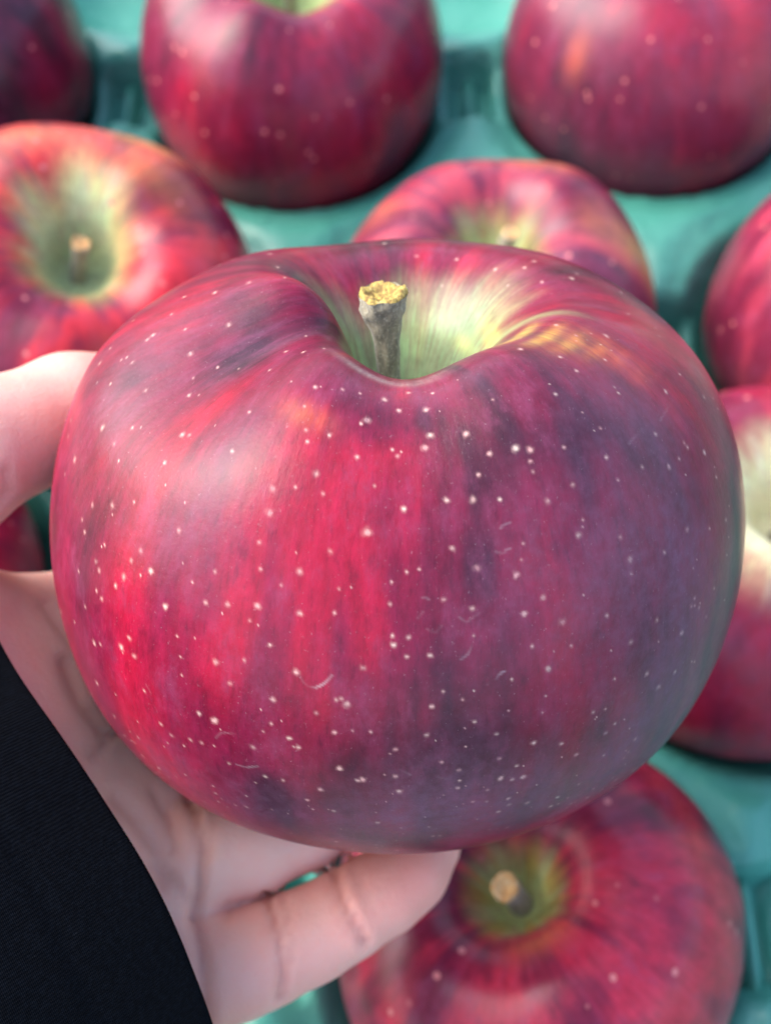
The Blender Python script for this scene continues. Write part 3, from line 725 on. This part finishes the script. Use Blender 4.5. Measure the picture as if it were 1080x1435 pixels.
# creases: folds pressed into the skin, a little redder in the fold
dep = -HV[:, 2]; hx = 540 + FPX*HV[:, 0]/dep; hy = 717.5 - FPX*HV[:, 1]/dep
fold = np.zeros(len(HV)); facing = HN[:, 2] > -.15
for pts, w, dp in CREASES:
    q = np.array(pts, float); best = np.full(len(HV), 1e9)
    for a, b in zip(q[:-1], q[1:]):
        ab = b - a; P2 = np.stack([hx, hy], -1) - a
        t = np.clip(P2@ab/(ab@ab), 0, 1); best = np.minimum(best, np.hypot(*(P2 - t[:, None]*ab).T))
    dist = best*dep/FPX
    f = np.exp(-(dist/w)**2)*facing
    HV = HV - HN*(f*dp)[:, None] + HN*(np.exp(-((dist - 2.6*w)/(1.6*w))**2)*facing*dp*.22)[:, None]
    fold = np.maximum(fold, f*min(1, dp/.0007))
HV = HV + HN*(.0004*(vnoise(HV[:, 0]*160 + 50, HV[:, 1]*160 + 50, HV[:, 2]*160 + 50, 77) - .5))[:, None]
# flesh flattens where it meets the fruit
inv = np.array(HELD_LOCAL.inverted()); U = (HV@inv[:3, :3].T + inv[:3, 3])/HR
rad_u = np.linalg.norm(U, axis=1); th = np.arccos(np.clip(U[:, 2]/rad_u, -1, 1)); ph = np.arctan2(U[:, 0], -U[:, 1])
tab = []; tg = np.linspace(.75, 2.9, 90); pc = np.linspace(-np.pi, np.pi, 121)
SP = apple_surface(pc, 300, HP)
for j in range(121):
    r_ = np.linalg.norm(SP[:, j], axis=1); t_ = np.arccos(SP[:, j, 2]/r_); s_ = slice(90, 270)
    tab.append(np.interp(tg, t_[s_], r_[s_]))
tab = np.array(tab)
fi = (ph + np.pi)/(2*np.pi)*120; ti = np.clip((th - tg[0])/(tg[1] - tg[0]), 0, 88.999)
i0, j0 = np.clip(fi.astype(int), 0, 119), ti.astype(int); fu, fv = fi - i0, ti - j0
ra = (tab[i0, j0]*(1-fv) + tab[i0, j0+1]*fv)*(1-fu) + (tab[i0+1, j0]*(1-fv) + tab[i0+1, j0+1]*fv)*fu
push = np.maximum(ra*1.004 - rad_u, 0)
print('deepest press (mm)', round(float(push.max()*HR*1000), 1), 'hand verts', len(HV))
U = U*((rad_u + push)/rad_u)[:, None]*HR
L = np.array(HELD_LOCAL); HV = U@L[:3, :3].T + L[:3, 3]
base_c = np.array((.84, .49, .40))
blot = vnoise(HV[:, 0]*70 + 50, HV[:, 1]*70 + 50, HV[:, 2]*70 + 50, 5)
HC_ = mixc(np.broadcast_to(base_c, HV.shape), np.array((.80, .38, .31)), .55*sstep(.35, .8, blot))
HC_ = mixc(HC_, np.array((.45, .15, .11)), np.clip(.36*fold, 0, 1))
def knuckle_red(P, c, r): return np.exp(-(np.linalg.norm(P - c, axis=1)/r)**2)
for c, r, a in ((at(580, 1215, .148), .010, .5), (at(60, 640, .137), .009, .3), (at(150, 560, .143), .012, .35), (at(490, 1150, .152), .010, .35)):
    HC_ = mixc(HC_, np.array((.62, .20, .16)), a*knuckle_red(HV, c, r))
C3 = np.array(CAM); W0 = np.array(CAM @ Vector(WRIST))
HW = HV@C3[:3, :3].T + C3[:3, 3]
person = obj('person', mesh_from('person', HW - W0, HQ), skin_material())
color_attr(person.data, 'pigment', HC_)
person.location = W0
tag(person, "person's left hand in a black sleeve, palm up, cradling the large apple", 'person')

# ------------------------------------------------------------------ sleeve: a soft tube round the forearm, hemmed at the cuff
ax = np.array((.86, .40, -.630)); ax /= np.linalg.norm(ax)
sd = np.array((.6637, -.748, .0)); sd -= ax*(sd@ax); sd /= np.linalg.norm(sd)
nr = np.cross(sd, ax); nr = nr if nr[2] > 0 else -nr
cc = at(92.5, 1159, .137)
rings = []; ns_, nl = 220, 150
a = np.linspace(0, 2*np.pi, ns_, endpoint=False)
def ring(t, shrink=0.0):
    """t metres back from the cuff"""
    hw = .0414 + .05*t - shrink; ht = .0230 + .07*t - shrink
    c_, s_ = np.cos(a), np.sin(a)
    x = np.sign(c_)*np.abs(c_)**.92*hw; y = np.sign(s_)*np.abs(s_)**.92*ht
    w = .0030*sstep(.006, .05, t)*(vnoise(c_*1.6 + 20, s_*1.6 + 20, np.full(ns_, t*38.), 9) - .5)*2 + .0006*(vnoise(c_*5 + 20, s_*5 + 20, np.full(ns_, t*90.), 19) - .5)
    lip = .0002*math.exp(-((t - .0105)/.0009)**2)             # hem seam
    x = x*(1 + (w - lip)/hw); y = y*(1 + (w - lip)/ht)
    edge = .0011*np.sin(a*2 + .6) + .0007*np.sin(a*5 + 1)      # the cuff's edge is not quite straight
    return cc + x[:, None]*sd + y[:, None]*nr - (t - edge*math.exp(-t/.01))[:, None]*ax if not np.isscalar(t - edge) else None
ts = np.r_[np.linspace(0, .02, 36), np.linspace(.0212, .15, 90)]
inner = [ring(t, .0014) for t in (.03, .015, .006, .0015)]
lipr = [ring(.0002, .0010), ring(-.0004, .0005), ring(-.0002, .0001)]
SR = np.array(inner + lipr + [ring(t) for t in ts])
SW = SR.reshape(-1, 3)@C3[:3, :3].T + C3[:3, 3] - W0
sme = mesh_from('sleeve', SW, grid_faces(len(SR), ns_)[:, ::-1])
uvl = sme.uv_layers.new(name='UVMap')
vi = np.empty(len(sme.loops), np.int32); sme.loops.foreach_get('vertex_index', vi)
ul = (vi % ns_)/ns_; p4 = ul.reshape(-1, 4); p4 = np.where(((p4.max(1) - p4.min(1)) > .5)[:, None] & (p4 < .5), p4 + 1, p4)
uvl.data.foreach_set('uv', np.stack([p4.ravel()*2, (vi // ns_)/120], -1).astype(np.float32).ravel())
sleeve = obj('sleeve', sme, sleeve_material(), person)
